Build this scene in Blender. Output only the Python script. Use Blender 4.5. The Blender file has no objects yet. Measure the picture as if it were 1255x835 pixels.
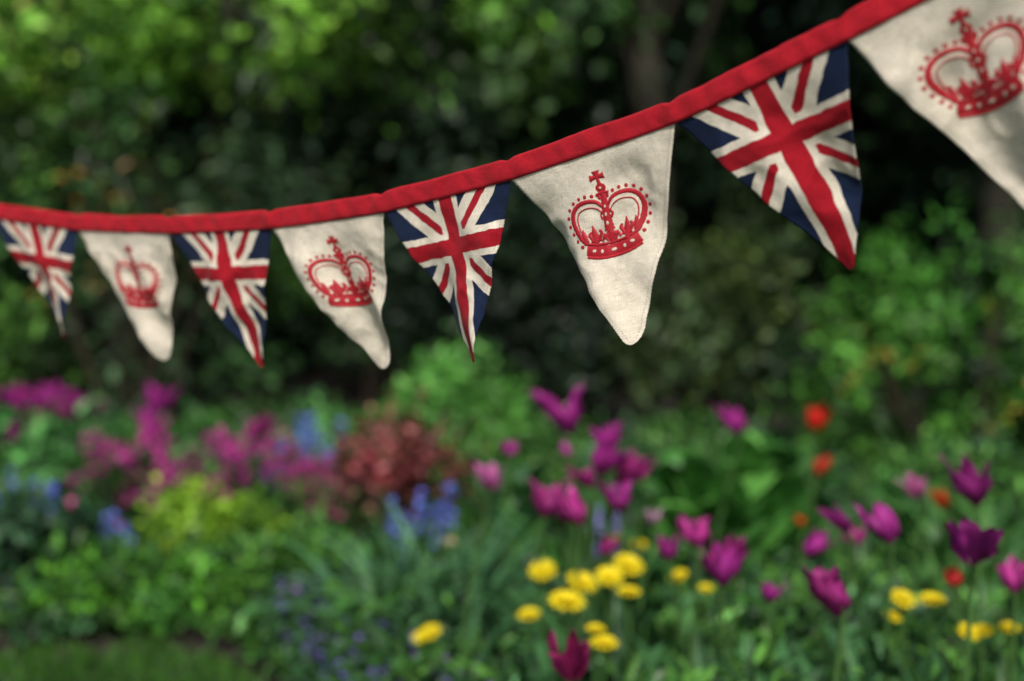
import bpy, math, random
import numpy as np
from mathutils import Vector, noise
R = np.random.RandomState(7); random.seed(7)
scene = bpy.context.scene
scene.view_settings.view_transform = 'Standard'
scene.view_settings.look = 'None'
scene.view_settings.exposure = 0

# ------------------------------------------------------------------ materials
def new_mat(name):
    m = bpy.data.materials.new(name); m.use_nodes = True
    nt = m.node_tree; nt.nodes.clear()
    return m, nt
def N(nt, t, **kw):
    n = nt.nodes.new(t)
    for k, v in kw.items(): setattr(n, k, v)
    return n
def link(nt, a, b): nt.links.new(a, b)
def val(nt, sock, v):
    if hasattr(v, 'is_output'): nt.links.new(v, sock)
    else: sock.default_value = v
def M(nt, op, a, b=None, c=None):
    n = N(nt, 'ShaderNodeMath', operation=op)
    val(nt, n.inputs[0], a)
    if b is not None: val(nt, n.inputs[1], b)
    if c is not None: val(nt, n.inputs[2], c)
    return n.outputs[0]
def MIX(nt, f, a, b, blend='MIX'):
    n = N(nt, 'ShaderNodeMix', data_type='RGBA', blend_type=blend)
    val(nt, n.inputs[0], f); val(nt, n.inputs[6], a); val(nt, n.inputs[7], b)
    return n.outputs[2]
def c4(c): return (c[0], c[1], c[2], 1.0)
def NOISE(nt, vec, scale, detail=3, rough=.5):
    n = N(nt, 'ShaderNodeTexNoise')
    n.inputs['Scale'].default_value = scale; n.inputs['Detail'].default_value = detail
    n.inputs['Roughness'].default_value = rough
    if vec is not None: link(nt, vec, n.inputs['Vector'])
    return n.outputs[0]
def MAPR(nt, v, a, b, c, d):
    n = N(nt, 'ShaderNodeMapRange')
    val(nt, n.inputs[0], v)
    for i, q in enumerate((a, b, c, d)): n.inputs[i+1].default_value = q
    return n.outputs[0]

def plant_mat(name, trans, gloss, rough):
    m, nt = new_mat(name)
    at = N(nt, 'ShaderNodeAttribute', attribute_name='Col')
    o = N(nt, 'ShaderNodeOutputMaterial')
    p = N(nt, 'ShaderNodeBsdfDiffuse'); link(nt, at.outputs['Color'], p.inputs['Color'])
    s = p.outputs[0]
    if trans > 0:
        t = N(nt, 'ShaderNodeBsdfTranslucent'); link(nt, at.outputs['Color'], t.inputs['Color'])
        mx = N(nt, 'ShaderNodeMixShader'); mx.inputs[0].default_value = trans
        link(nt, s, mx.inputs[1]); link(nt, t.outputs[0], mx.inputs[2]); s = mx.outputs[0]
    if gloss > 0:
        t = N(nt, 'ShaderNodeBsdfGlossy'); t.inputs['Roughness'].default_value = rough; t.inputs['Color'].default_value = (1,1,1,1)
        mx = N(nt, 'ShaderNodeMixShader'); mx.inputs[0].default_value = gloss
        link(nt, s, mx.inputs[1]); link(nt, t.outputs[0], mx.inputs[2]); s = mx.outputs[0]
    link(nt, s, o.inputs[0])
    return m
LEAF = plant_mat('leaf', .3, .018, .4)
PETAL = plant_mat('petal', .3, .012, .5)
BARK = plant_mat('bark', 0, 0, 1)
DARKLEAF = plant_mat('dark_leaf', 0, 0, 1)
PM = [LEAF, PETAL, BARK, DARKLEAF]

CREAM = (.86, .785, .655); RED = (.41, .009, .021); NAVY = (.009, .020, .060)

def cloth(name, colour_fn, bumpk=1.0):
    m, nt = new_mat(name)
    uv = N(nt, 'ShaderNodeUVMap', uv_map='UVMap').outputs[0]
    ed = N(nt, 'ShaderNodeUVMap', uv_map='Edge').outputs[0]
    se = N(nt, 'ShaderNodeSeparateXYZ'); link(nt, ed, se.inputs[0])
    oi = N(nt, 'ShaderNodeObjectInfo')
    off = N(nt, 'ShaderNodeVectorMath', operation='ADD'); link(nt, uv, off.inputs[0])
    cb = N(nt, 'ShaderNodeCombineXYZ'); link(nt, M(nt, 'MULTIPLY', oi.outputs['Random'], 40.0), cb.inputs[0]); link(nt, cb.outputs[0], off.inputs[1])
    uvr = off.outputs[0]
    col, extra = colour_fn(nt, uv, uvr)
    def stretch(sx, sy, sc):
        mp = N(nt, 'ShaderNodeMapping'); mp.inputs['Scale'].default_value = (sx, sy, 1)
        link(nt, uv, mp.inputs[0]); return NOISE(nt, mp.outputs[0], sc, 2, .6)
    t1 = stretch(1, 14, 90); t2 = stretch(14, 1, 90)
    weave = M(nt, 'ADD', t1, t2)
    blot = NOISE(nt, uvr, 24, 5, .65)
    k = M(nt, 'MULTIPLY', MAPR(nt, weave, .7, 1.3, .80, 1.14), MAPR(nt, blot, .3, .7, .88, 1.05))
    dist = se.outputs[0]
    hemline = M(nt, 'COMPARE', dist, .0042, .0006)
    stitch = M(nt, 'GREATER_THAN', M(nt, 'SINE', M(nt, 'MULTIPLY', se.outputs[1], 2200.0)), -.2)
    hemk = M(nt, 'SUBTRACT', 1.0, M(nt, 'MULTIPLY', M(nt, 'MULTIPLY', hemline, stitch), .32))
    k = M(nt, 'MULTIPLY', k, hemk)
    v = N(nt, 'ShaderNodeVectorMath', operation='SCALE'); link(nt, col, v.inputs[0]); link(nt, k, v.inputs['Scale'])
    hgt = M(nt, 'ADD', M(nt, 'MULTIPLY', weave, .4), M(nt, 'MULTIPLY', extra, .7))
    hgt = M(nt, 'ADD', hgt, M(nt, 'MULTIPLY', M(nt, 'LESS_THAN', dist, .0042), .7))
    wr = NOISE(nt, uvr, 38, 2, .5)
    wr2 = NOISE(nt, uvr, 15, 2, .4)
    cr = M(nt, 'ABSOLUTE', M(nt, 'SUBTRACT', NOISE(nt, uvr, 17, 1, .4), .5))
    hgt = M(nt, 'ADD', hgt, M(nt, 'ADD', M(nt, 'MULTIPLY', wr, 1.8*bumpk), M(nt, 'MULTIPLY', wr2, 5.0*bumpk)))
    hgt = M(nt, 'SUBTRACT', hgt, M(nt, 'MULTIPLY', cr, 2.6*bumpk))
    b = N(nt, 'ShaderNodeBump'); b.inputs['Strength'].default_value = .9; b.inputs['Distance'].default_value = .0015
    link(nt, hgt, b.inputs['Height'])
    p = N(nt, 'ShaderNodeBsdfPrincipled')
    link(nt, v.outputs[0], p.inputs['Base Color']); link(nt, b.outputs[0], p.inputs['Normal'])
    p.inputs['Roughness'].default_value = .85; p.inputs['Specular IOR Level'].default_value = .15
    p.inputs['Sheen Weight'].default_value = .05
    t = N(nt, 'ShaderNodeBsdfTranslucent'); link(nt, v.outputs[0], t.inputs['Color'])
    mx = N(nt, 'ShaderNodeMixShader'); mx.inputs[0].default_value = .12
    link(nt, p.outputs[0], mx.inputs[1]); link(nt, t.outputs[0], mx.inputs[2])
    o = N(nt, 'ShaderNodeOutputMaterial'); link(nt, mx.outputs[0], o.inputs[0])
    return m
def cream_fn(nt, uv, uvr):
    n = NOISE(nt, uvr, 14, 5, .6)
    c = MIX(nt, MAPR(nt, n, .4, .72, 0, .6), c4(CREAM), (.66, .60, .48, 1))
    return c, 0.0
def union_fn(nt, uv, uvr):
    nz = NOISE(nt, uvr, 35, 2); nz2 = NOISE(nt, uvr, 52, 2)
    s = N(nt, 'ShaderNodeSeparateXYZ'); link(nt, uv, s.inputs[0])
    x = M(nt, 'ADD', s.outputs[0], M(nt, 'MULTIPLY', M(nt, 'SUBTRACT', nz, .5), .006))
    y = M(nt, 'ADD', M(nt, 'ADD', s.outputs[1], .066), M(nt, 'MULTIPLY', M(nt, 'SUBTRACT', nz2, .5), .006))
    ax = M(nt, 'ABSOLUTE', x); ay = M(nt, 'ABSOLUTE', y)
    rc = M(nt, 'MAXIMUM', M(nt, 'LESS_THAN', ax, .0115), M(nt, 'LESS_THAN', ay, .0105))
    wc = M(nt, 'MAXIMUM', M(nt, 'LESS_THAN', ax, .0205), M(nt, 'LESS_THAN', ay, .0190))
    q = M(nt, 'MULTIPLY', M(nt, 'MULTIPLY', M(nt, 'SUBTRACT', ay, ax), .707), M(nt, 'SIGN', M(nt, 'MULTIPLY', x, y)))
    rs = M(nt, 'MULTIPLY', M(nt, 'GREATER_THAN', q, -.0058), M(nt, 'LESS_THAN', q, .0050))
    ws = M(nt, 'LESS_THAN', M(nt, 'ABSOLUTE', q), .0185)
    c = MIX(nt, ws, c4(NAVY), c4(CREAM))
    c = MIX(nt, rs, c, c4(RED)); c = MIX(nt, wc, c, c4(CREAM)); c = MIX(nt, rc, c, c4(RED))
    h = M(nt, 'ADD', M(nt, 'MULTIPLY', rc, 1.0), M(nt, 'MULTIPLY', M(nt, 'MAXIMUM', wc, ws), .8))
    return c, h
def red_fn(nt, uv, uvr):
    n = NOISE(nt, uv, 20, 3)
    return MIX(nt, MAPR(nt, n, .35, .7, 0, .6), (.52, .013, .027, 1), (.37, .009, .019, 1)), 0.0
CL_CREAM = cloth('cream_linen', cream_fn); CL_UNION = cloth('patchwork_cotton', union_fn, .8); CL_RED = cloth('red_tape_cotton', red_fn, 1.0)

def thread_mat(name, col):
    m, nt = new_mat(name)
    geo = N(nt, 'ShaderNodeNewGeometry')
    n = NOISE(nt, geo.outputs['Position'], 700, 2)
    c = MIX(nt, MAPR(nt, n, .35, .65, 0, 1), c4(col), c4([q*.72 for q in col]))
    p = N(nt, 'ShaderNodeBsdfPrincipled'); link(nt, c, p.inputs['Base Color'])
    p.inputs['Roughness'].default_value = .6
    b = N(nt, 'ShaderNodeBump'); b.inputs['Distance'].default_value = .0005; link(nt, n, b.inputs['Height'])
    link(nt, b.outputs[0], p.inputs['Normal'])
    o = N(nt, 'ShaderNodeOutputMaterial'); link(nt, p.outputs[0], o.inputs[0])
    return m
TH_RED = thread_mat('red_thread', (.46, .008, .020)); TH_CREAM = thread_mat('cream_thread', (.75, .69, .57))

def soil_mat(name, c1, c2, sc):
    m, nt = new_mat(name)
    geo = N(nt, 'ShaderNodeNewGeometry')
    n = NOISE(nt, geo.outputs['Position'], sc, 8, .65)
    c = MIX(nt, MAPR(nt, n, .3, .7, 0, 1), c4(c1), c4(c2))
    p = N(nt, 'ShaderNodeBsdfPrincipled'); link(nt, c, p.inputs['Base Color']); p.inputs['Roughness'].default_value = .95
    b = N(nt, 'ShaderNodeBump'); b.inputs['Distance'].default_value = .02; link(nt, n, b.inputs['Height']); link(nt, b.outputs[0], p.inputs['Normal'])
    o = N(nt, 'ShaderNodeOutputMaterial'); link(nt, p.outputs[0], o.inputs[0]); return m
SOIL = soil_mat('bed_soil', (.030, .020, .014), (.010, .007, .006), 14)
TURF = soil_mat('turf', (.030, .065, .018), (.018, .04, .012), 6)

# ------------------------------------------------------------------ mesh accumulator
class Mass:
    def __init__(s): s.V=[]; s.F=[]; s.C=[]; s.MI=[]; s.n=0
    def add(s, V, F, C, mi):
        V=np.asarray(V,float).reshape(-1,3); F=np.asarray(F,int)
        C=np.asarray(C,float)
        if C.ndim==1: C=np.tile(C,(len(V),1))
        s.V.append(V); s.F.append(F+s.n); s.C.append(C); s.MI.append(np.full(len(F),mi,int)); s.n+=len(V)
    def leaves(s, P, D, Nn, L, W, C, mi=0, droop=.12):
        P=np.asarray(P,float); n=len(P)
        L=np.broadcast_to(L,(n,))[:,None]; W=np.broadcast_to(W,(n,))[:,None]
        D=D/np.linalg.norm(D,axis=1)[:,None]
        S=np.cross(D,Nn); S/= (np.linalg.norm(S,axis=1)[:,None]+1e-9); Nn=np.cross(S,D)
        v0=P; v1=P+D*L*.28+S*W*.46+Nn*W*.12; v2=P+D*L*.68+S*W*.38+Nn*(W*.08-droop*L*.3)
        v3=P+D*L-Nn*droop*L; v4=P+D*L*.68-S*W*.38+Nn*(W*.08-droop*L*.3); v5=P+D*L*.28-S*W*.46+Nn*W*.12
        V=np.stack([v0,v1,v2,v3,v4,v5],1).reshape(-1,3)
        b=np.arange(n)[:,None]*6
        F=np.concatenate([b+np.array([0,1,2,3]), b+np.array([0,3,4,5])],0)
        C=np.asarray(C,float); 
        if C.ndim==1: C=np.tile(C,(n,1))
        s.add(V,F,np.repeat(C,6,0),mi)
    def ribbon(s, p, az, L, el, droop, w, col, mi=0, seg=7):
        V=[];F=[]; pos=np.array(p,float); ang=el
        side=np.array([-math.sin(az),math.cos(az),0])
        for i in range(seg+1):
            t=i/seg; d=np.array([math.cos(az)*math.cos(ang),math.sin(az)*math.cos(ang),math.sin(ang)])
            up=np.cross(d,side); ww=w*.5*math.sin(math.pi*min(1,t*.86+.14))**.75 if t<1 else w*.01
            V+= [pos-side*ww-up*ww*.35, pos, pos+side*ww-up*ww*.35]
            pos=pos+d*L/seg; ang-=droop/seg*(.4+1.2*t)
        for i in range(seg):
            a=i*3; F+=[[a,a+1,a+4,a+3],[a+1,a+2,a+5,a+4]]
        s.add(V,F,col,mi)
    def tube(s, pts, rad, col, mi=2, sides=7):
        pts=[np.array(p,float) for p in pts]; V=[];F=[]
        for i,p in enumerate(pts):
            t=pts[min(i+1,len(pts)-1)]-pts[max(i-1,0)]; t/=np.linalg.norm(t)+1e-9
            a=np.cross(t,[.3,1,.1]); a/=np.linalg.norm(a)+1e-9; b=np.cross(t,a)
            for k in range(sides):
                q=2*math.pi*k/sides; V.append(p+(a*math.cos(q)+b*math.sin(q))*rad[i])
        for i in range(len(pts)-1):
            for k in range(sides):
                F.append([i*sides+k,i*sides+(k+1)%sides,(i+1)*sides+(k+1)%sides,(i+1)*sides+k])
        s.add(V,F,col,mi)
    def obj(s, name, mats=PM, smooth=True):
        V=np.concatenate(s.V); F=np.concatenate(s.F); C=np.concatenate(s.C); MI=np.concatenate(s.MI)
        me=bpy.data.meshes.new(name); me.from_pydata(V.tolist(),[],F.tolist())
        a=me.attributes.new('Col','FLOAT_COLOR','POINT')
        a.data.foreach_set('color',np.concatenate([C,np.ones((len(C),1))],1).ravel())
        for m in mats: me.materials.append(m)
        me.polygons.foreach_set('material_index',MI.astype(np.int32))
        if smooth: me.polygons.foreach_set('use_smooth',np.ones(len(F),bool))
        me.update()
        o=bpy.data.objects.new(name,me); scene.collection.objects.link(o); return o

def rvec(n):
    v=R.normal(size=(n,3)); return v/np.linalg.norm(v,axis=1)[:,None]
def pick(cols, n):
    cols=np.array(cols,float); return cols[R.randint(len(cols),size=n)]

def foliage(mass, c, r, ncl, nleaf, size, cols, sigma=.16, up=.7, shell=.62, cvar=.45, mi=0, aspect=.55, zmin=None, box=False):
    c=np.array(c,float); r=np.array(r,float)
    if box: cc=c+R.uniform(-1,1,(ncl,3))*r
    else:
        d=rvec(ncl); cc=c+d*r*(R.uniform(shell,1.06,(ncl,1)))
    ccol=pick(cols,ncl)*np.exp(R.normal(0,cvar,(ncl,1)))
    idx=R.randint(ncl,size=nleaf)
    P=cc[idx]+R.normal(size=(nleaf,3))*sigma*R.uniform(.5,1.1,(ncl,1))[idx]
    if zmin is not None: P[:,2]=np.maximum(P[:,2],zmin+R.uniform(0,.05,nleaf))
    out=(P-c); out/=np.linalg.norm(out,axis=1)[:,None]+1e-6
    Nn=rvec(nleaf)*.7+np.array([0,0,up])+out*.5
    D=rvec(nleaf)+out*.5+np.array([0,0,-.15])
    L=size*R.uniform(.6,1.35,nleaf)
    C=np.clip(ccol[idx]*np.exp(R.normal(0,.3,(nleaf,1))),0.002,.8)
    mass.leaves(P,D,Nn,L,L*aspect,C,mi)
    return cc

# ------------------------------------------------------------------ ground
def sheet(name, xs, ys, zf, mat, mask=None):
    V=[(x,y,zf(x,y)) for y in ys for x in xs]; nx=len(xs); F=[]
    for j in range(len(ys)-1):
        for i in range(nx-1):
            F.append((j*nx+i,j*nx+i+1,(j+1)*nx+i+1,(j+1)*nx+i))
    me=bpy.data.meshes.new(name); me.from_pydata(V,[],F); me.materials.append(mat)
    for p in me.polygons: p.use_smooth=True
    o=bpy.data.objects.new(name,me); scene.collection.objects.link(o); return o
sheet('ground',[-150,-40,-10,0,10,40,150],[-150,-40,0,20,60,150],lambda x,y:-.006,TURF)
def sstep(a,b,x):
    t=min(1,max(0,(x-a)/(b-a))); return t*t*(3-2*t)
def front(x): return 3.93-1.95*sstep(-.95,.35,x)+.04*math.sin(x*5)
def gz(x,y):
    e=y-front(x); return .07*sstep(0,.5,e)+.015*noise.noise(Vector((x*3,y*3,0)))*sstep(0,.2,e) - (.03 if e<-.10 else 0)
V=[];F=[]; xs=np.linspace(-9,9,181); ts=list(np.linspace(-.13,3.5,64))+[5,8,12,20]
for t in ts:
    for x in xs: y=front(x)+t; V.append((x,y,gz(x,y)+(0.004 if t>-.10 else 0)))
nx=len(xs)
for j in range(len(ts)-1):
    for i in range(nx-1): F.append((j*nx+i,j*nx+i+1,(j+1)*nx+i+1,(j+1)*nx+i))
me=bpy.data.meshes.new('flower_bed_soil'); me.from_pydata(V,[],F); me.materials.append(SOIL)
for p in me.polygons: p.use_smooth=True
bed=bpy.data.objects.new('flower_bed_soil',me); scene.collection.objects.link(bed)

g=Mass(); n=30000
X=R.uniform(-3.2,.3,n); Y=R.uniform(2.2,4.0,n)
fr=np.array([front(x) for x in X]); k=Y<fr-.05+.04*np.sin(X*23)-.06*np.clip(1-np.abs(X+.75)/.2,0,1); X=X[k];Y=Y[k]; n=len(X)
D=np.stack([R.normal(0,.35,n),R.normal(0,.35,n),np.ones(n)],1)
g.leaves(np.stack([X,Y,np.full(n,-.004)],1),D,rvec(n),R.uniform(.025,.055,n),.005,pick([(.06,.19,.025),(.09,.25,.03),(.045,.14,.02)],n),0,.2)
g.obj('lawn_grass')

# ------------------------------------------------------------------ woodland behind
SHADE_GREENS=[(.013,.028,.017),(.020,.040,.019),(.009,.019,.013),(.028,.055,.023)]  # leaf greens darkened so the colour itself carries the woodland shade
w=Mass()
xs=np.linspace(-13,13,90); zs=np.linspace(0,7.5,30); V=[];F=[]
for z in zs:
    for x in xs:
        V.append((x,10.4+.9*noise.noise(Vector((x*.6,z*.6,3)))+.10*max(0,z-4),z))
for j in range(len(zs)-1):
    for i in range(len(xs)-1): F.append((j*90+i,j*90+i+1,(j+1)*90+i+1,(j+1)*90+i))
w.add(V,F,(.007,.011,.008),3)  # near-black core sheet, painted shade behind the hedge leaves
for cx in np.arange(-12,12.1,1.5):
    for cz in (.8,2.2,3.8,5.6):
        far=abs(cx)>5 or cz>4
        foliage(w,(cx+R.uniform(-.4,.4),9.7+R.uniform(-.3,.3),cz),(1.2,.7,1.1),26,350 if far else 800,.2 if far else .14,SHADE_GREENS,.17,cvar=.65,mi=3)
w.obj('shaded_hedge')

def tree(name, base, height, trunk_r, crown, cols, nleaf, leaf=.09, cvar=.5, sigma=.2, ncl=60, lean=(0,0), mi=0):
    m=Mass(); bx,by=base; pts=[];rad=[]
    for i in range(9):
        t=i/8; pts.append((bx+lean[0]*t+.06*math.sin(t*6+bx),by+lean[1]*t+.05*math.cos(t*5),t*height)); rad.append(trunk_r*(1-.72*t)*(1+.35*math.exp(-t*12)))
    m.tube(pts,rad,(.06,.058,.045),2,10)
    for q,(c,r) in enumerate(crown):
        hi=c[2]>3.2
        cc=foliage(m,c,r,ncl,nleaf//3 if hi else nleaf,leaf*1.5 if hi else leaf,cols,sigma,cvar=cvar,mi=mi)
        for k in range(7):
            j=R.randint(3,9); a=np.array(pts[j-1]); b=cc[R.randint(len(cc))]
            mid=(a+b)/2+np.array([0,0,.12])
            m.tube([a,mid,b],[trunk_r*.3,trunk_r*.17,trunk_r*.05],(.05,.045,.035),2,6)
    m.obj(name)
BRIGHT=[(.13,.33,.035),(.19,.42,.05),(.09,.22,.035),(.23,.46,.07),(.025,.06,.02)]  # raised greens: sunlit foliage put into the leaf colour
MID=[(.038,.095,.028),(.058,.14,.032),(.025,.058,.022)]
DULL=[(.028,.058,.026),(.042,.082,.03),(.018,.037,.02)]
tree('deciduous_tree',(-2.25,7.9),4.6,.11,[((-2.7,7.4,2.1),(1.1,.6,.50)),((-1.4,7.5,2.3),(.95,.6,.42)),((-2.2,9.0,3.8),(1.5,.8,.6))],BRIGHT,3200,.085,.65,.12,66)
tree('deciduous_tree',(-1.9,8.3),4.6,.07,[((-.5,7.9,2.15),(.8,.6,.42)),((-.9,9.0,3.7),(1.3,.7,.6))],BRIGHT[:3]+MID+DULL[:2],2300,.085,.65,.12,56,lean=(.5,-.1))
tree('deciduous_tree',(.78,8.4),5.5,.12,[((.4,8.6,2.5),(1.0,.5,.55)),((.8,8.1,4.2),(2.2,1.6,1.0))],DULL+MID[:2],3400,.09,.55,.15,70)  # upper crown is out of view, spread wide to block light from above
tree('deciduous_tree',(2.9,8.3),5.2,.13,[((2.8,8.1,2.6),(1.3,.7,.8)),((2.8,7.6,4.2),(2.0,1.8,1.0))],SHADE_GREENS+DULL[:1],3400,.09,.45,.18,70)  # upper crown again unseen, placed to keep the growth below dark
tree('deciduous_tree',(-5.2,8.2),5.0,.13,[((-4.8,8.0,2.4),(1.5,.8,.9)),((-5,8,4),(1.8,1.4,1.1))],BRIGHT[:3]+MID,2600,.11,.5,.2,70)

def shrub(name, parts, stems=True):
    m=Mass()
    for p in parts:
        cc=foliage(m,**p)
        if stems:
            for k in range(9):
                b=cc[R.randint(len(cc))]; a=np.array([p['c'][0]+R.uniform(-.1,.1),p['c'][1]+R.uniform(-.08,.08),.02])
                m.tube([a,(a+b)/2+R.uniform(-.04,.04,3),b],[.012,.009,.004],(.05,.04,.03),2,5)
    return m.obj(name)
ORANGE=[(.26,.13,.02)]
shrub('mixed_shrub',[dict(c=(-2.0,6.9,.95),r=(1.0,.5,.8),ncl=85,nleaf=5000,size=.072,cols=MID[::2]+DULL+[(.07,.17,.03)],sigma=.12,cvar=.65,zmin=.05),
                     dict(c=(-1.75,6.4,1.15),r=(.55,.2,.35),ncl=22,nleaf=90,size=.045,cols=ORANGE,sigma=.11,cvar=.2)])
shrub('mixed_shrub',[dict(c=(-.75,7.6,1.25),r=(.8,.45,.65),ncl=60,nleaf=3400,size=.07,cols=DULL,sigma=.12,cvar=.6,zmin=.05)])
shrub('mixed_shrub',[dict(c=(-3.9,6.9,1.0),r=(1.0,.5,.9),ncl=70,nleaf=3500,size=.08,cols=MID,sigma=.14,cvar=.5,zmin=.05)])
shrub('laurel_shrub',[dict(c=(1.0,6.7,.72),r=(.5,.35,.48),ncl=50,nleaf=3000,size=.06,cols=[(.04,.07,.022),(.03,.055,.022),(.06,.095,.022)],sigma=.10,cvar=.4,zmin=.05)])
shrub('laurel_shrub',[dict(c=(.15,7.3,.7),r=(.8,.4,.6),ncl=60,nleaf=3400,size=.07,cols=SHADE_GREENS,sigma=.12,cvar=.5,zmin=.05)])
shrub('leafy_shrub',[dict(c=(1.85,5.9,.58),r=(.75,.5,.52),ncl=95,nleaf=7000,size=.055,cols=[(.055,.19,.028),(.075,.24,.034),(.03,.09,.022),(.10,.28,.045),(.018,.05,.018)],sigma=.09,cvar=.5,zmin=.05),
                     dict(c=(1.75,5.5,.6),r=(.5,.2,.4),ncl=14,nleaf=50,size=.045,cols=[(.30,.24,.03)],sigma=.06,cvar=.2)])
shrub('leafy_shrub',[dict(c=(3.1,5.8,.65),r=(.8,.5,.6),ncl=80,nleaf=4500,size=.07,cols=[(.045,.15,.02),(.06,.18,.025)],sigma=.12,cvar=.45,zmin=.05)])

# ------------------------------------------------------------------ flower-bed planting
G1=(.048,.15,.027); G2=(.082,.215,.037); G3=(.026,.075,.026); GB=(.055,.15,.055); LIME=(.27,.49,.035)
b=Mass(); n=42000
X=R.uniform(-3.0,2.6,n); T=R.uniform(-.05,4.3,n); fr=np.array([front(x) for x in X]); Y=fr+T; k=Y<6.6; X=X[k];Y=Y[k];T=T[k]; n=len(X)
def fld(x,y): return .5+.5*np.sin(x*5.1+np.sin(y*4.3)*1.3)*np.cos(y*4.7+np.sin(x*3.9))
hf=.10+.14*fld(X,Y)+.12*np.clip((X+.15)/.5,0,1)*np.clip((4.2-Y)/1.,0,1)+.10*np.clip((Y-4.5)/.6,0,1)
hf*=np.clip(T/.25,.25,1)
Z=R.uniform(.15,1,n)**.6*hf+.03
ccol=np.array([G1,G2,G3,GB])[((fld(X*1.7+3,Y*1.9)*3.99)).astype(int)]*np.exp(R.normal(0,.5,(n,1)))
D=rvec(n)*.8+np.array([0,0,.35]); b.leaves(np.stack([X,Y,Z],1),D,rvec(n)*.6+np.array([0,-.1,.9]),R.uniform(.03,.085,n),R.uniform(.012,.035,n),np.clip(ccol,0,.6))
b.obj('ground_cover_foliage')

def clump(name, spots, nr, L, wd, cols, el=(1.0,1.45), dr=(.5,1.6)):
    m=Mass()
    for (x,y,s) in spots:
        for i in range(nr):
            a=R.uniform(0,6.28)
            m.ribbon((x+R.normal(0,.025),y+R.normal(0,.025),gz(x,y)-.01),a,L*s*R.uniform(.6,1.15),R.uniform(*el),R.uniform(*dr),wd*R.uniform(.7,1.2),np.array(cols[R.randint(len(cols))])*R.uniform(.6,1.35))
    return m.obj(name)
clump('strap_leaf_plant',[(-.38,3.68,1),(-.27,3.72,1.1),(-.15,3.66,1.05),(-.3,3.55,.8),(-.1,3.8,1)],30,.42,.022,[(.09,.24,.10),(.13,.30,.13),(.06,.17,.07)],(.8,1.4),(.8,2.2))
sp=[(R.uniform(.0,1.6),R.uniform(2.35,3.7),R.uniform(.75,1.1)) for i in range(60)]
clump('tulip_leaves',sp,6,.34,.042,[(.065,.19,.06),(.09,.235,.07),(.05,.145,.035),(.09,.26,.045)],(.8,1.45),(.5,1.9))
sp=[(R.uniform(-2.4,-.1),R.uniform(4.6,5.6),R.uniform(.75,1.1)) for i in range(45)]
clump('bulb_leaves',sp,8,.34,.035,[(.055,.17,.045),(.085,.23,.06),(.04,.125,.04)],(1.0,1.5),(.3,1.5))
sp=[(x,y+.15,s) for x,y,s in [(.75,3.9,1),(1.0,3.9,.9),(1.3,4.0,1),(.3,3.9,.9),(1.5,4.3,1),(.5,4.4,1),(.2,4.6,1),(1.8,4.2,1),(.9,4.7,1)]]
clump('bulb_leaves',sp,16,.36,.035,[(.05,.155,.04),(.075,.21,.045)],(1.0,1.5),(.3,1.5))

shrub('euphorbia_shrub',[dict(c=(-.98,4.5,.17),r=(.21,.13,.12),ncl=32,nleaf=2100,size=.036,cols=[LIME,(.28,.50,.04),(.13,.31,.03),(.08,.20,.02)],sigma=.05,cvar=.3,zmin=.05),
                         dict(c=(-1.03,4.5,.27),r=(.08,.07,.06),ncl=9,nleaf=400,size=.034,cols=[LIME,(.30,.54,.045)],sigma=.035,cvar=.2,zmin=.05)],False)
shrub('geranium_shrub',[dict(c=(-.98,4.14,.05),r=(.38,.18,.13),ncl=75,nleaf=4300,size=.036,cols=[(.075,.23,.022),(.11,.30,.03),(.035,.11,.02)],sigma=.05,cvar=.5,zmin=.02),
                        dict(c=(-.62,4.08,.08),r=(.24,.18,.17),ncl=36,nleaf=2700,size=.034,cols=[(.055,.17,.02),(.08,.22,.028)],sigma=.05,cvar=.5,zmin=.02)],False)
shrub('dark_leaf_shrub',[dict(c=(-1.55,4.35,.1),r=(.34,.3,.17),ncl=44,nleaf=3000,size=.05,cols=[(.02,.06,.035),(.03,.08,.035)],sigma=.06,cvar=.35,zmin=.03)],False)
shrub('red_leaf_shrub',[dict(c=(-.37,4.7,.39),r=(.21,.12,.09),ncl=40,nleaf=1300,size=.034,cols=[(.19,.04,.045),(.27,.08,.08),(.13,.03,.03),(.15,.09,.04)],sigma=.06,cvar=.4,zmin=.1),
                        dict(c=(-.52,4.65,.28),r=(.14,.1,.06),ncl=14,nleaf=300,size=.03,cols=[(.20,.04,.08),(.08,.13,.04)],sigma=.05,cvar=.3,zmin=.1)])
shrub('feathery_shrub',[dict(c=(-.2,5.5,.40),r=(.24,.2,.2),ncl=40,nleaf=2200,size=.055,cols=[(.065,.21,.035),(.10,.29,.05)],sigma=.07,cvar=.45,zmin=.05,aspect=.35),
                        dict(c=(-.2,5.5,.57),r=(.15,.1,.12),ncl=16,nleaf=600,size=.055,cols=[(.11,.32,.06)],sigma=.06,cvar=.35,aspect=.35)])
shrub('feathery_shrub',[dict(c=(-2.0,5.2,.3),r=(.5,.3,.17),ncl=50,nleaf=2400,size=.065,cols=[(.05,.165,.045),(.07,.215,.055)],sigma=.06,cvar=.45,zmin=.05),
                        dict(c=(-1.0,5.3,.28),r=(.7,.25,.15),ncl=50,nleaf=2400,size=.06,cols=[(.04,.14,.035),(.06,.18,.04)],sigma=.06,cvar=.45,zmin=.05)])

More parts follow.
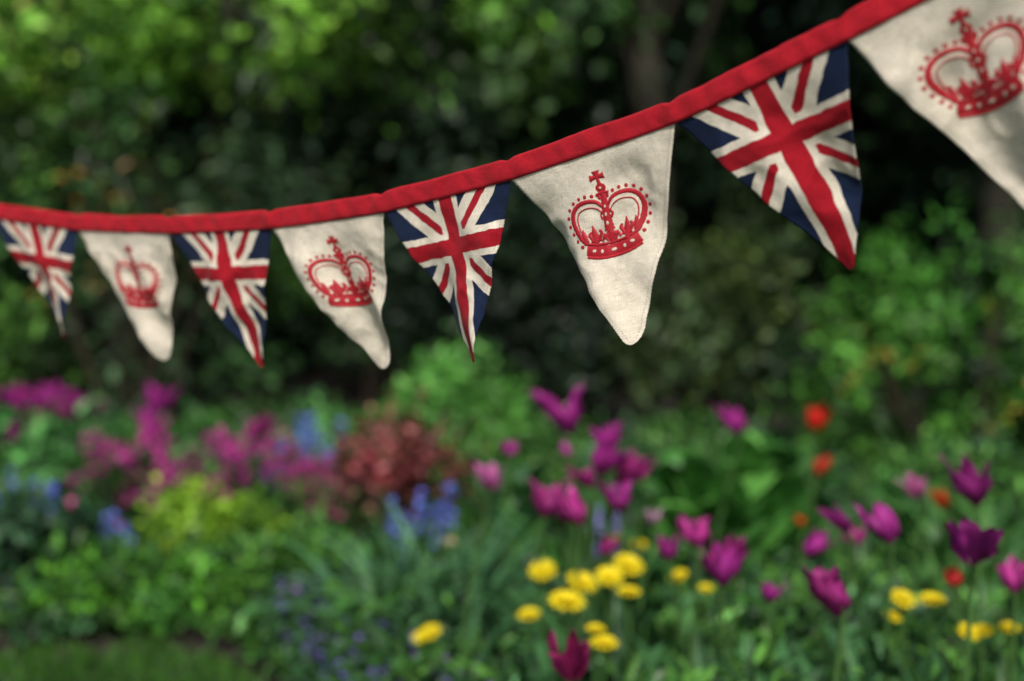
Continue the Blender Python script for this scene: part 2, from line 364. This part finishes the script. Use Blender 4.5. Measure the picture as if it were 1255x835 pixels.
def broad(name, x,y,zt,s,nl,cols):
    m=Mass(); z0=gz(x,y)
    m.tube([(x,y,z0),(x+.01,y,zt*.9)],[.012,.006],cols[0],0,6)
    for i in range(nl):
        h=z0+ (zt-z0)*R.uniform(.1,.85); a=R.uniform(0,6.28)
        m.ribbon((x,y,h),a,s*R.uniform(.6,1.1)*(1.15-.5*h/zt),R.uniform(.75,1.4),R.uniform(.6,1.9),s*.46,np.array(cols[R.randint(len(cols))])*R.uniform(.6,1.3))
    m.obj(name)
for (x,y,zt) in [(.56,4.0,.56),(.68,4.1,.60),(.49,4.2,.5),(.80,4.15,.56),(.62,3.95,.48),(.73,4.3,.58)]:
    broad('foxglove_plant',x,y,zt,.25,20,[(.09,.29,.05),(.13,.37,.07),(.06,.2,.04)])
for (x,y,zt) in [(1.25,4.4,.42),(1.0,4.6,.4),(.05,4.6,.4),(.2,4.2,.38),(1.55,3.7,.42),(.33,3.5,.33)]:
    broad('foxglove_plant',x,y,zt,.2,16,[(.05,.165,.04),(.075,.215,.05),(.035,.12,.04)])

def florets(mass, P, size, cols, mi=1):
    n=len(P); C=np.clip(pick(cols,n)*np.exp(R.normal(0,.28,(n,1))),0,.8); Nn=rvec(n)*.6+np.array([0,-.6,.5]); Nn/=np.linalg.norm(Nn,axis=1)[:,None]
    A=np.cross(Nn,rvec(n)); A/=np.linalg.norm(A,axis=1)[:,None]; B=np.cross(Nn,A)
    for q in range(4):
        d=A*math.cos(q*math.pi/2)+B*math.sin(q*math.pi/2)
        mass.leaves(P,d,Nn,size*R.uniform(.8,1.2,n),size*.8,C,mi,.1)
def honesty(name, spots, nst, nfl, col):
    m=Mass()
    for (x,y,z) in spots:
        for s in range(nst):
            tx=x+R.normal(0,.05); ty=y+R.normal(0,.05); tz=z+R.normal(0,.04); g0=gz(x,y)
            m.tube([(x+R.normal(0,.02),y,g0),((x+tx)/2,ty,(g0+tz)/2),(tx,ty,tz)],[.004,.003,.002],(.06,.12,.05),0,4)
            P=np.array([tx,ty,tz])+R.normal(size=(nfl,3))*np.array([.02,.02,.022]); florets(m,P,.015,col)
            ng=4; Q=np.array([tx,ty,tz])+R.normal(size=(ng,3))*.03-np.array([0,0,.05]); m.leaves(Q,rvec(ng),rvec(ng)+np.array([0,0,1]),.05,.025,pick([G1,G2],ng))
    m.obj(name)
MAG=[(.32,.028,.18),(.44,.05,.25),(.20,.015,.13)]
sp=[]
for i in range(30):
    x=R.uniform(-1.43,-.76); sp.append((x,R.uniform(4.55,4.9),.26+R.uniform(0,.19)))
honesty('honesty_plant',sp,4,7,MAG)
sp=[(-.70,4.9,.32),(-.80,4.9,.35),(-.62,4.75,.30),(-.55,4.65,.28),(-.64,4.6,.25),(-1.38,4.5,.24),(-1.33,4.7,.3),(-.58,4.85,.33)]
honesty('honesty_plant',sp,4,7,MAG+[(.46,.11,.22)])
sp=[(-1.9+R.uniform(-.25,.3),5.35,.42+R.uniform(0,.09)) for i in range(5)]
honesty('honesty_plant',sp,4,8,[(.24,.02,.17),(.32,.03,.2)])
def bluebells(name, spots, col):
    m=Mass()
    for (x,y,z) in spots:
        g0=gz(x,y)
        m.tube([(x,y,g0),(x+R.normal(0,.01),y,(g0+z)/2),(x+R.normal(0,.015),y,z)],[.005,.004,.002],(.05,.12,.05),0,4)
        k=26; h=R.uniform(0,1,k); P=np.stack([x+R.normal(0,.011,k)*(1.2-h*.7),y+R.normal(0,.011,k)*(1.2-h*.7),z-.13+h*.14],1)
        florets(m,P,.011,col)
        for i in range(5): m.ribbon((x,y,g0),R.uniform(0,6.28),.22,1.2,1.0,.014,(.07,.2,.07))
    m.obj(name)
BLU=[(.12,.17,.62),(.20,.26,.75),(.10,.11,.48)]
bluebells('bluebell_clump',[(-.34,4.0,.40),(-.30,3.95,.36),(-.26,4.0,.43),(-.18,4.05,.44),(-.22,4.1,.36)],BLU)
bluebells('bluebell_clump',[(-.75,5.0,.50),(-.71,5.0,.50),(-.73,4.95,.45),(-.67,5.05,.44),(-.80,4.85,.43),(-.85,4.85,.39),(-.62,5.1,.47)],BLU)
bluebells('bluebell_clump',[(-1.64,4.6,.37),(-1.57,4.6,.34),(-1.49,4.55,.34),(-1.70,4.6,.30)],BLU)
bluebells('bluebell_clump',[(-1.24,4.35,.29),(-1.2,4.35,.25),(-1.65,4.3,.2),(-1.28,4.4,.27)],BLU)
bluebells('bluebell_clump',[(.22,3.6,.47),(.28,3.65,.44)],[(.25,.22,.55)])
v=Mass(); n=380; X=R.uniform(-.66,.16,n); Y=np.array([front(x) for x in X])+R.uniform(.0,.75,n)**1.2; Z=.12+R.uniform(0,.09,n)
florets(v,np.stack([X,Y,Z],1),.010,[(.14,.08,.36),(.23,.10,.40),(.17,.12,.45)])
idx=R.randint(n,size=3500); P=np.stack([X,Y,Z*.85],1)[idx]+R.normal(0,.035,(3500,3)); P[:,2]=np.clip(P[:,2],.03,.19)
v.leaves(P,rvec(3500),rvec(3500)*.5+np.array([0,0,1]),.032,.018,pick([(.035,.11,.035),(.055,.16,.05),(.045,.10,.055)],3500))
v.obj('violet_patch')

# tulips
def petals(m, c, w, Hb, col, flare, axis=(0,0)):
    tt=np.array([0,.12,.28,.45,.62,.78,.9,1.0])
    op=R.uniform(.86,1.2)
    rr=np.interp(tt,[0,.2,.45,.7,.85,1],[.14,.60,.82,.80*op**.5,.84*flare*op,.98*flare*op])*w/2
    aw=np.interp(tt,[0,.3,.6,.8,.92,1],[.35,.62,.56,.38,.19,.0])
    ph=R.uniform(0,6.28)
    for k in range(6):
        inner=k%2; a0=ph+k*math.pi/3+R.normal(0,.12); sc=.86 if inner else 1.; hs=R.uniform(.75,1.15); V=[]
        fl=R.uniform(.7,1.4)*(.85 if inner else 1); tw=R.normal(0,.35)
        for i,t in enumerate(tt):
            r=rr[i]*sc*(1+(fl-1)*t*t)
            for j in range(5):
                s=(j-2)/2; a=a0+s*aw[i]*1.1+tw*t*t
                rj=r*(1-.14*s*s*t+.06*math.sin(9*t+k*2+s*3))
                V.append((c[0]+rj*math.cos(a)+axis[0]*t*Hb, c[1]+rj*math.sin(a)+axis[1]*t*Hb, c[2]+Hb*(t**.85)*hs*(1-.05*abs(s))))
        F=[[i*5+j,i*5+j+1,(i+1)*5+j+1,(i+1)*5+j] for i in range(7) for j in range(4)]
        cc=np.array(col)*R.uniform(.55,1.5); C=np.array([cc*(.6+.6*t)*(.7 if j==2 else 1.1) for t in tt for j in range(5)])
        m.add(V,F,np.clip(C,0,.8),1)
def tulip(name,x,y,z,w,col,flare=1.0,leaves=3):
    w*=.94
    m=Mass(); g0=gz(x,y); Hb=w*R.uniform(.78,1.02); zb=z-Hb*.5
    bx=x+R.normal(0,.035); by=y+R.normal(0,.03); ax=(R.normal(0,.28),R.normal(0,.2))
    m.tube([(bx,by,g0),((x+bx)/2+R.normal(0,.012),(y+by)/2,(g0+zb)/2),(x-ax[0]*.02,y,zb-.01),(x,y,zb+.006)],[.005,.0045,.004,.007],(.09,.20,.055),0,7)
    petals(m,(x,y,zb),w,Hb,col,flare,ax)
    for i in range(leaves):
        m.ribbon((bx,by,g0),R.uniform(0,6.28),R.uniform(.26,.36)*min(1,z/.5),R.uniform(1.1,1.45),R.uniform(.4,1.3),R.uniform(.03,.048),np.array((.06,.175,.06))*R.uniform(.7,1.3))
    m.obj(name)
PUR=(.33,.026,.23); MG=(.44,.040,.25)
for t in [(.136,3.37,.753,.12,PUR,1.15),(.62,3.86,.657,.10,PUR,1.1),(.072,3.05,.61,.095,MG,1.1),(-.052,3.26,.616,.07,(.55,.14,.38),1),
 (-.006,3.85,.583,.06,PUR,1),(.142,2.95,.61,.08,MG,1.1),(.197,3.15,.681,.095,PUR,1.1),(.256,3.2,.65,.09,MG,1),(.236,3.05,.619,.09,PUR,1.1),
 (.225,3.3,.70,.08,PUR,1.1),(.29,3.25,.635,.07,MG,1.1),(.11,3.0,.60,.07,PUR,1.1),(.17,3.1,.65,.06,MG,1.1),
 (.378,2.85,.585,.085,MG,1.1),(.414,2.74,.543,.09,PUR,1.1),(.45,2.8,.56,.07,MG,1.1),(.562,2.4,.587,.10,MG,1.1),(.716,2.65,.646,.09,PUR,.9),(.885,3.05,.636,.06,(.6,.16,.38),1),
 (.915,2.76,.704,.10,PUR,1.1),(.777,2.36,.683,.11,PUR,1.15),(.917,2.54,.571,.065,MG,1),(.645,3.04,.512,.07,PUR,1),(.766,3.14,.506,.07,MG,1),(.67,2.8,.62,.06,PUR,1),
 (.102,2.38,.474,.09,(.48,.03,.18),1.25),(.528,2.84,.46,.055,PUR,1),(.2,3.05,.503,.05,MG,1),(.148,3.6,.62,.05,PUR,.8),(.331,2.95,.524,.06,PUR,1),
 (.317,3.14,.552,.05,(.5,.3,.42),1),(.42,2.85,.52,.06,MG,1),
 (-1.365,5.45,.50,.13,PUR,1.1),(-1.32,5.1,.435,.12,MG,1.1),(-1.37,5.3,.45,.12,PUR,1.1),(-.911,4.95,.47,.12,MG,1.1),(-1.886,5.4,.51,.13,MG,1.1),(-1.8,5.4,.49,.13,PUR,1.1),
 (-1.74,5.4,.51,.12,PUR,1.1),(-1.66,5.35,.47,.12,MG,1.1),(-1.93,5.3,.51,.12,PUR,1.1),(-1.62,5.3,.50,.11,PUR,1.1),(-2.2,5.3,.46,.11,MG,1.1),(1.2,3.0,.6,.09,PUR,1.1),(1.35,2.7,.58,.09,MG,1.1)]:
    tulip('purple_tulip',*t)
for t in [(.905,4.2,.61,.08,(.60,.018,.012),.9),(.883,4.05,.497,.06,(.40,.02,.012),.9),(.843,2.65,.54,.045,(.32,.012,.01),.9)]: tulip('red_tulip',*t)
for t in [(1.004,3.25,.565,.05,(.60,.06,.01),.9),(.714,3.45,.471,.035,(.60,.08,.01),.9)]: tulip('orange_tulip',*t)

def yflower(x,y,z,w,col=(.86,.72,.02)):
    w*=1.1
    m=Mass(); g0=gz(x,y)
    m.tube([(x+.01,y+.02,g0),(x,y+.005,(g0+z)/2),(x,y,z)],[.004,.003,.003],(.09,.2,.05),0,5)
    tl=R.uniform(.1,.55); ta=R.normal(0,.4)
    Rx=np.array([[1,0,0],[0,math.cos(tl),-math.sin(tl)],[0,math.sin(tl),math.cos(tl)]]); Rz=np.array([[math.cos(ta),-math.sin(ta),0],[math.sin(ta),math.cos(ta),0],[0,0,1]])
    Q=Rz@Rx
    for ring,(k,el,s) in enumerate([(12,.25,1),(10,.6,.8),(7,1.0,.5)]):
        a=np.arange(k)*2*math.pi/k+ring*.3+R.uniform(-.1,.1,k)
        D=np.stack([np.cos(a)*math.cos(el),np.sin(a)*math.cos(el),np.full(k,math.sin(el))],1)@Q.T
        Nn=np.stack([-np.cos(a)*math.sin(el),-np.sin(a)*math.sin(el),np.full(k,math.cos(el))],1)@Q.T
        m.leaves(np.tile([x,y,z],(k,1)),D,Nn,w*.52*s,w*.3*s,np.array(col)*R.uniform(.85,1.05),1,.15)
    for i in range(4): m.ribbon((x,y,g0),R.uniform(0,6.28),.2,1.1,1.2,.03,(.06,.17,.04))
    m.obj('yellow_daisy')
for t in [(.067,3.05,.45,.06),(.147,2.95,.45,.065),(.112,2.85,.436,.075),(.206,2.95,.463,.06),(.25,3.0,.475,.065),(.243,2.9,.443,.05),(.036,2.95,.38,.05),
 (.365,3.05,.437,.045),(.424,3.05,.41,.035),(.253,3.35,.45,.035),(.303,3.35,.435,.04),(.772,2.75,.471,.05),(.83,2.75,.468,.055),(.754,2.75,.436,.035),
 (.871,2.65,.435,.045),(.9,2.65,.438,.04),(.949,2.65,.443,.04),(-.183,3.12,.29,.05),(-.205,3.15,.27,.04),(.181,2.73,.387,.055),(.165,2.75,.41,.04)]:
    yflower(*t)
yflower(-.169,3.75,.345,.04,(.7,.66,.42))

# ------------------------------------------------------------------ bunting
bunting=bpy.data.objects.new('bunting',None); scene.collection.objects.link(bunting)
J=[(-1.280,2.715,1.300),(-1.095,2.595,1.256),(-.9026,2.468,1.2274),(-.7118,2.336,1.2086),(-.5271,2.195,1.206),(-.3447,2.045,1.2161),(-.1708,1.897,1.2402),
   (-.0015,1.750,1.2809),(.1809,1.595,1.3406),(.3368,1.452,1.4149),(.5016,1.329,1.5006),(.665,1.205,1.600),(.82,1.08,1.705)]
J=[Vector(p) for p in J]
TIP={2:(-.7443,2.389,1.0256),3:(-.5605,2.258,1.0007),4:(-.3728,2.105,1.0067),5:(-.197,1.956,1.0172),6:(-.0392,1.809,1.0506),7:(.1520,1.655,1.0901),
     8:(.3608,1.510,1.1802),9:(.5024,1.385,1.2405),1:(-.94,2.52,1.045),0:(-1.13,2.65,1.06),10:(.66,1.26,1.335),11:(.81,1.14,1.43)}

def catmull(P,t):
    i=int(min(len(P)-2,max(0,math.floor(t)))); f=t-i
    p1=P[i];p2=P[i+1];p0=P[i-1] if i>0 else p1*2-p2;p3=P[i+2] if i+2<len(P) else p2*2-p1
    return .5*((2*p1)+(p2-p0)*f+(2*p0-5*p1+4*p2-p3)*f*f+(3*p1-p0-3*p2+p3)*f**3)
BL=.35
def line(t):
    i=min(len(J)-2,max(0,int(t))); return catmull(J,t)*BL+J[i].lerp(J[i+1],t-i)*(1-BL)

def grid_obj(name,V,F,mat,uv=None,edge=None,thick=0,parent=None):
    me=bpy.data.meshes.new(name); me.from_pydata([tuple(v) for v in V],[],F); me.materials.append(mat)
    for p in me.polygons: p.use_smooth=True
    if uv is not None:
        l1=me.uv_layers.new(name='UVMap'); l2=me.uv_layers.new(name='Edge')
        for lp in me.loops:
            l1.data[lp.index].uv=uv[lp.vertex_index]; l2.data[lp.index].uv=edge[lp.vertex_index]
    o=bpy.data.objects.new(name,me); scene.collection.objects.link(o)
    if thick:
        s=o.modifiers.new('thickness','SOLIDIFY'); s.thickness=thick; s.offset=0
    o.parent=parent; return o

def strip(pts, wd, off=.0011, n=None):
    P=[Vector((a,b,0)) for a,b in pts]
    n=n or max(8,(len(P)-1)*6); V=[];F=[]
    for i in range(n+1):
        t=i/n*(len(P)-1); p=catmull(P,t); q=catmull(P,min(len(P)-1,t+.05))-catmull(P,max(0,t-.05))
        if q.length<1e-9: q=Vector((1,0,0))
        q.normalize(); s=Vector((-q.y,q.x,0))
        w=np.interp(t/(len(P)-1),np.linspace(0,1,len(wd)),wd) if hasattr(wd,'__len__') else wd
        w=w*(1+.10*math.sin(i*2.3))
        for k,h in ((-.5,0),(-.3,.0007),(0,.0010),(.3,.0007),(.5,0)):
            c=p+s*w*k; V.append((c.x,c.y,off+h))
    for i in range(n):
        for k in range(4): F.append((i*5+k,i*5+k+1,i*5+k+6,i*5+k+5))
    return V,F
def disc(cx,cy,r,ry=None,off=.0011,h=.001):
    ry=ry or r; V=[(cx,cy,off+h)];F=[]
    for k in range(10): a=k*math.pi/5; V.append((cx+r*math.cos(a),cy+ry*math.sin(a),off))
    for k in range(10): F.append((0,1+k,1+(k+1)%10))
    return V,F

def crown_parts():
    A=[]; Bc=[]
    add=lambda vf: A.append(vf)
    band=[(-.37,.15),(-.2,.095),(0,.075),(.2,.095),(.37,.15)]
    add(strip(band,.15))
    add(strip([(x*1.03,y-.09) for x,y in band],.04)); add(strip([(x*1.03,y+.095) for x,y in band],.038))
    for x,y,rx,ry in [(-.27,.12,.028,.02),(-.16,.088,.02,.026),(0,.075,.038,.02),(.16,.088,.02,.026),(.27,.12,.028,.02)]:
        Bc.append(disc(x,y,rx,ry,off=.0022,h=.0006))
    arch=[(-.36,.25),(-.45,.40),(-.50,.56),(-.47,.70),(-.37,.78),(-.24,.795),(-.12,.76),(-.045,.68)]
    for s in (-1,1):
        a=[(s*-x,y) for x,y in arch]
        add(strip(a,[.06,.075,.072,.07,.065,.06,.055,.05],n=40))
        inn=[(s*.32,.27),(s*.395,.42),(s*.425,.56),(s*.395,.66),(s*.32,.70),(s*.22,.705),(s*.12,.66),(s*.06,.58)]
        add(strip(inn,.018,n=36))
        P=[Vector((p[0],p[1],0)) for p in a]
        for i in range(12):
            t=i/11*(len(P)-1.2); p=catmull(P,t); q=catmull(P,t+.05)-catmull(P,max(0,t-.05)); q.normalize(); nn=Vector((q.y,-q.x,0))
            if nn.dot(p-Vector((s*.22,.5,0)))<0: nn=-nn
            p=p+nn*.072; add(disc(p.x,p.y,.026,.028))
        fx=s*.215
        add(strip([(fx,.17),(fx+s*.01,.31),(fx+s*.02,.46)],[.05,.11,.015])); add(strip([(fx-.01,.22),(fx-.075,.33),(fx-.05,.38)],[.04,.055,.03]))
        add(strip([(fx+.01,.22),(fx+.09,.33),(fx+.065,.38)],[.04,.055,.03])); add(strip([(fx-.07,.25),(fx+.08,.25)],.045))
        add(strip([(s*.345,.24),(s*.36,.34),(s*.37,.44)],[.06,.075,.015]))
        add(strip([(s*.05,.20),(s*.085,.29),(s*.13,.22)],[.03,.03,.04]))
    add(strip([(0,.17),(0,.26),(0,.36)],[.06,.15,.06])); add(strip([(-.095,.27),(0,.285),(.095,.27)],[.09,.04,.09]))
    add(strip([(0,.34),(0,.46),(0,.60),(0,.74),(0,.86)],[.13,.115,.125,.10,.07]))
    Bc.append(disc(0,.44,.016,.026,off=.0022,h=.0005)); Bc.append(disc(0,.56,.016,.026,off=.0022,h=.0005)); Bc.append(disc(0,.67,.012,.022,off=.0022,h=.0005))
    for s in (-1,1): add(strip([(s*.06,.5),(s*.09,.56),(s*.06,.62)],.03))
    add(strip([(-.09,.84),(0,.865),(.09,.84)],.045))
    add(disc(0,.93,.07,.065)); Bc.append(disc(0,.93,.016,.016,off=.0023,h=.0005))
    add(strip([(0,.98),(0,1.06),(0,1.17)],[.05,.045,.11])); add(strip([(-.10,1.085),(0,1.085),(.10,1.085)],[.095,.035,.095]))
    return A,Bc
CA,CB=crown_parts()

def flag(idx,kind,seed,curl=.0,bend=0.,fold=1.0,twist=0.):
    A=J[idx];B=J[idx+1];T=Vector(TIP[idx]); Mid=(A+B)/2; W=(B-A).length*1.0; H=(T-Mid).length
    ex=(B-A).normalized(); ey=(T-Mid).normalized(); nn=ex.cross(ey).normalized()
    if nn.y>0: nn=-nn
    ph=seed*1.7
    def disp(x,q):
        t=max(0,q/H); k=sstep(.0,.06,q)
        d=.0105*fold*math.sin(x*38+ph+q*9)*t*(1.2-.4*t)+.0046*fold*math.sin(x*80-q*26+ph*2)*t
        d+=.012*noise.noise(Vector((x*12+seed*7,q*8,seed)))
        r=noise.noise(Vector((x*21+q*9+seed*3,q*16-seed,seed*2)))
        d+=.0042*(.35-math.sqrt(r*r+.002))*2
        r=noise.noise(Vector((x*34-q*12+seed*5,q*30+seed,seed*3)))
        d+=.0014*(.35-math.sqrt(r*r+.002))*2
        d+=twist*x*t
        return (d+curl*t**3)*k
    def pos(x,q,h=0):
        t=max(0,q/H)
        s=min(1,max(0,.5+x/W)); top=line(idx+s)-A.lerp(B,s)
        hook=.0035*sstep(.72,1,t)*math.sin((t-.72)*7) if kind=='crown' else 0
        return Mid+ex*(x+bend*math.sin(math.pi*t)*(1 if q>0 else 0)+.002*math.sin(t*8+ph)*t+hook)+ey*q+nn*(disp(x,q)+h)+top*max(0,1-t*3)
    tipw=.0056 if kind=='crown' else .0040
    def half(q):
        t=min(1,max(0,q/H)); w=(W/2)*(1-t)+tipw*t
        if kind=='crown': w-=.016*math.exp(-((t-.86)/.08)**2)*(1-t)
        r=tipw*1.2; e=(q-(H-r))/r
        if e>0: w*=math.sqrt(max(.0,1-e*e))
        return max(.0004,w+.0014*noise.noise(Vector((q*45,seed,1)))*(1 if q>.01 else 0)+.0045*noise.noise(Vector((q*15,seed,9)))*sstep(.01,.05,q)*(1-t)+.0004*math.sin(q*1500))
    nr=110;nc=56;Vv=[];uv=[];ed=[]
    qs=[-.005+(H+.005)*(1-(1-i/nr)**1.15) for i in range(nr+1)]
    for q in qs:
        hw=half(q)
        for j in range(nc+1):
            s=2*j/nc-1; x=s*hw; Vv.append(pos(x,q)); uv.append((x,-q)); ed.append(((hw-abs(x))*.88,q))
    Fv=[(i*(nc+1)+j,i*(nc+1)+j+1,(i+1)*(nc+1)+j+1,(i+1)*(nc+1)+j) for i in range(nr) for j in range(nc)]
    nm='crown_pennant' if kind=='crown' else 'union_flag_pennant'
    grid_obj(nm,Vv,Fv,CL_CREAM if kind=='crown' else CL_UNION,uv,ed,.0010,bunting)
    if kind=='crown':
        for parts,mat,name in ((CA,TH_RED,'crown_embroidery'),(CB,TH_CREAM,'crown_jewels')):
            Vv=[];Fv=[]
            for V_,F_ in parts:
                o=len(Vv)
                for (a,b_,h) in V_: Vv.append(pos(a*.096,.124-b_*.086,h-.0004))
                Fv+= [tuple(k+o for k in f) for f in F_]
            grid_obj(name,Vv,Fv,mat,parent=bunting)
for a in [(0,'union',1,.01,0),(1,'crown',2,.01,0),(2,'union',3,.012,0,1.2,.15),(3,'crown',4,-.025,.006,1.5,-.32),(4,'union',5,.01,.0,1.2,.14),(5,'crown',6,-.025,.006,1.5,-.25),
    (6,'union',7,.010,.002,1.25,.12),(7,'crown',8,.018,.004,1.3,.15),(8,'union',9,.008,.003,1.1,-.10),(9,'crown',10,-.015,.0,1.3,-.1),(10,'union',11,.01,0),(11,'crown',12,.01,0)]:
    flag(*a)

# red folded tape
ns=12*44; sides=16; Vv=[];uv=[];ed=[];L=0;prev=None
for i in range(ns+1):
    t=i/ns*(len(J)-1); p=line(t)
    tg=(catmull(J,min(len(J)-1,t+.15))-catmull(J,max(0,t-.15))).normalized()
    up=(Vector((0,0,1))-tg*tg.z).normalized(); nn=tg.cross(up).normalized()
    if nn.y>0: nn=-nn
    if prev is not None: L+=(p-prev).length
    prev=p
    dj=abs(t-round(t)); pin=math.exp(-(dj/.03)**2)
    hgt=.0280*(1-.12*pin+.08*noise.noise(Vector((t*3,2,5)))); th=.0026*(1+.7*pin)
    base=p-up*.0025+nn*(.0004+.0010*noise.noise(Vector((L*30,9,4))))
    for k in range(sides):
        a=2*math.pi*k/sides; cz=math.cos(a); sx=math.sin(a)
        yy=(cz*.5+.5); xx=math.copysign(abs(sx)**.35,sx)*th*(1+.4*abs(noise.noise(Vector((L*45,yy*3,k*.01)))))
        ripple=.0013*math.sin(L*170+3*noise.noise(Vector((L*20,0,0))))*(yy*(1-yy)*3)+.0018*noise.noise(Vector((L*60,yy*2,7)))*yy
        Vv.append(base+up*(yy*hgt)+nn*(xx+ripple)); uv.append((L,yy*.0275)); ed.append((.0012+abs(yy)*.0275,L))
Fv=[(i*sides+k,i*sides+(k+1)%sides,(i+1)*sides+(k+1)%sides,(i+1)*sides+k) for i in range(ns) for k in range(sides)]
grid_obj('red_tape',Vv,Fv,CL_RED,uv,ed,0,bunting)

# ------------------------------------------------------------------ camera, light
cam=bpy.data.cameras.new('camera'); co=bpy.data.objects.new('camera',cam); scene.collection.objects.link(co)
co.location=(0,0,1.25); co.rotation_euler=(math.radians(90-5.49),0,0)
cam.lens=50; cam.sensor_width=36; cam.clip_end=600
cam.dof.use_dof=True; cam.dof.focus_distance=1.71; cam.dof.aperture_fstop=1.6
scene.camera=co
sun=bpy.data.lights.new('sun','SUN'); so=bpy.data.objects.new('sun',sun); scene.collection.objects.link(so)
EL=math.radians(51); AZ=math.radians(182)
sd=Vector((math.sin(AZ)*math.cos(EL),math.cos(AZ)*math.cos(EL),math.sin(EL)))
so.rotation_euler=(-sd).to_track_quat('-Z','Y').to_euler(); so.location=sd*20
sun.energy=3.6; sun.angle=math.radians(8); sun.color=(1,.95,.88)
wd=bpy.data.worlds.new('World'); scene.world=wd; wd.use_nodes=True; nt=wd.node_tree
bg=nt.nodes['Background']; sk=nt.nodes.new('ShaderNodeTexSky'); sk.sky_type='NISHITA'; sk.sun_disc=False
sk.sun_elevation=EL; sk.sun_rotation=AZ; sk.air_density=1.0; sk.dust_density=4.0
nt.links.new(sk.outputs[0],bg.inputs[0]); bg.inputs[1].default_value=.10
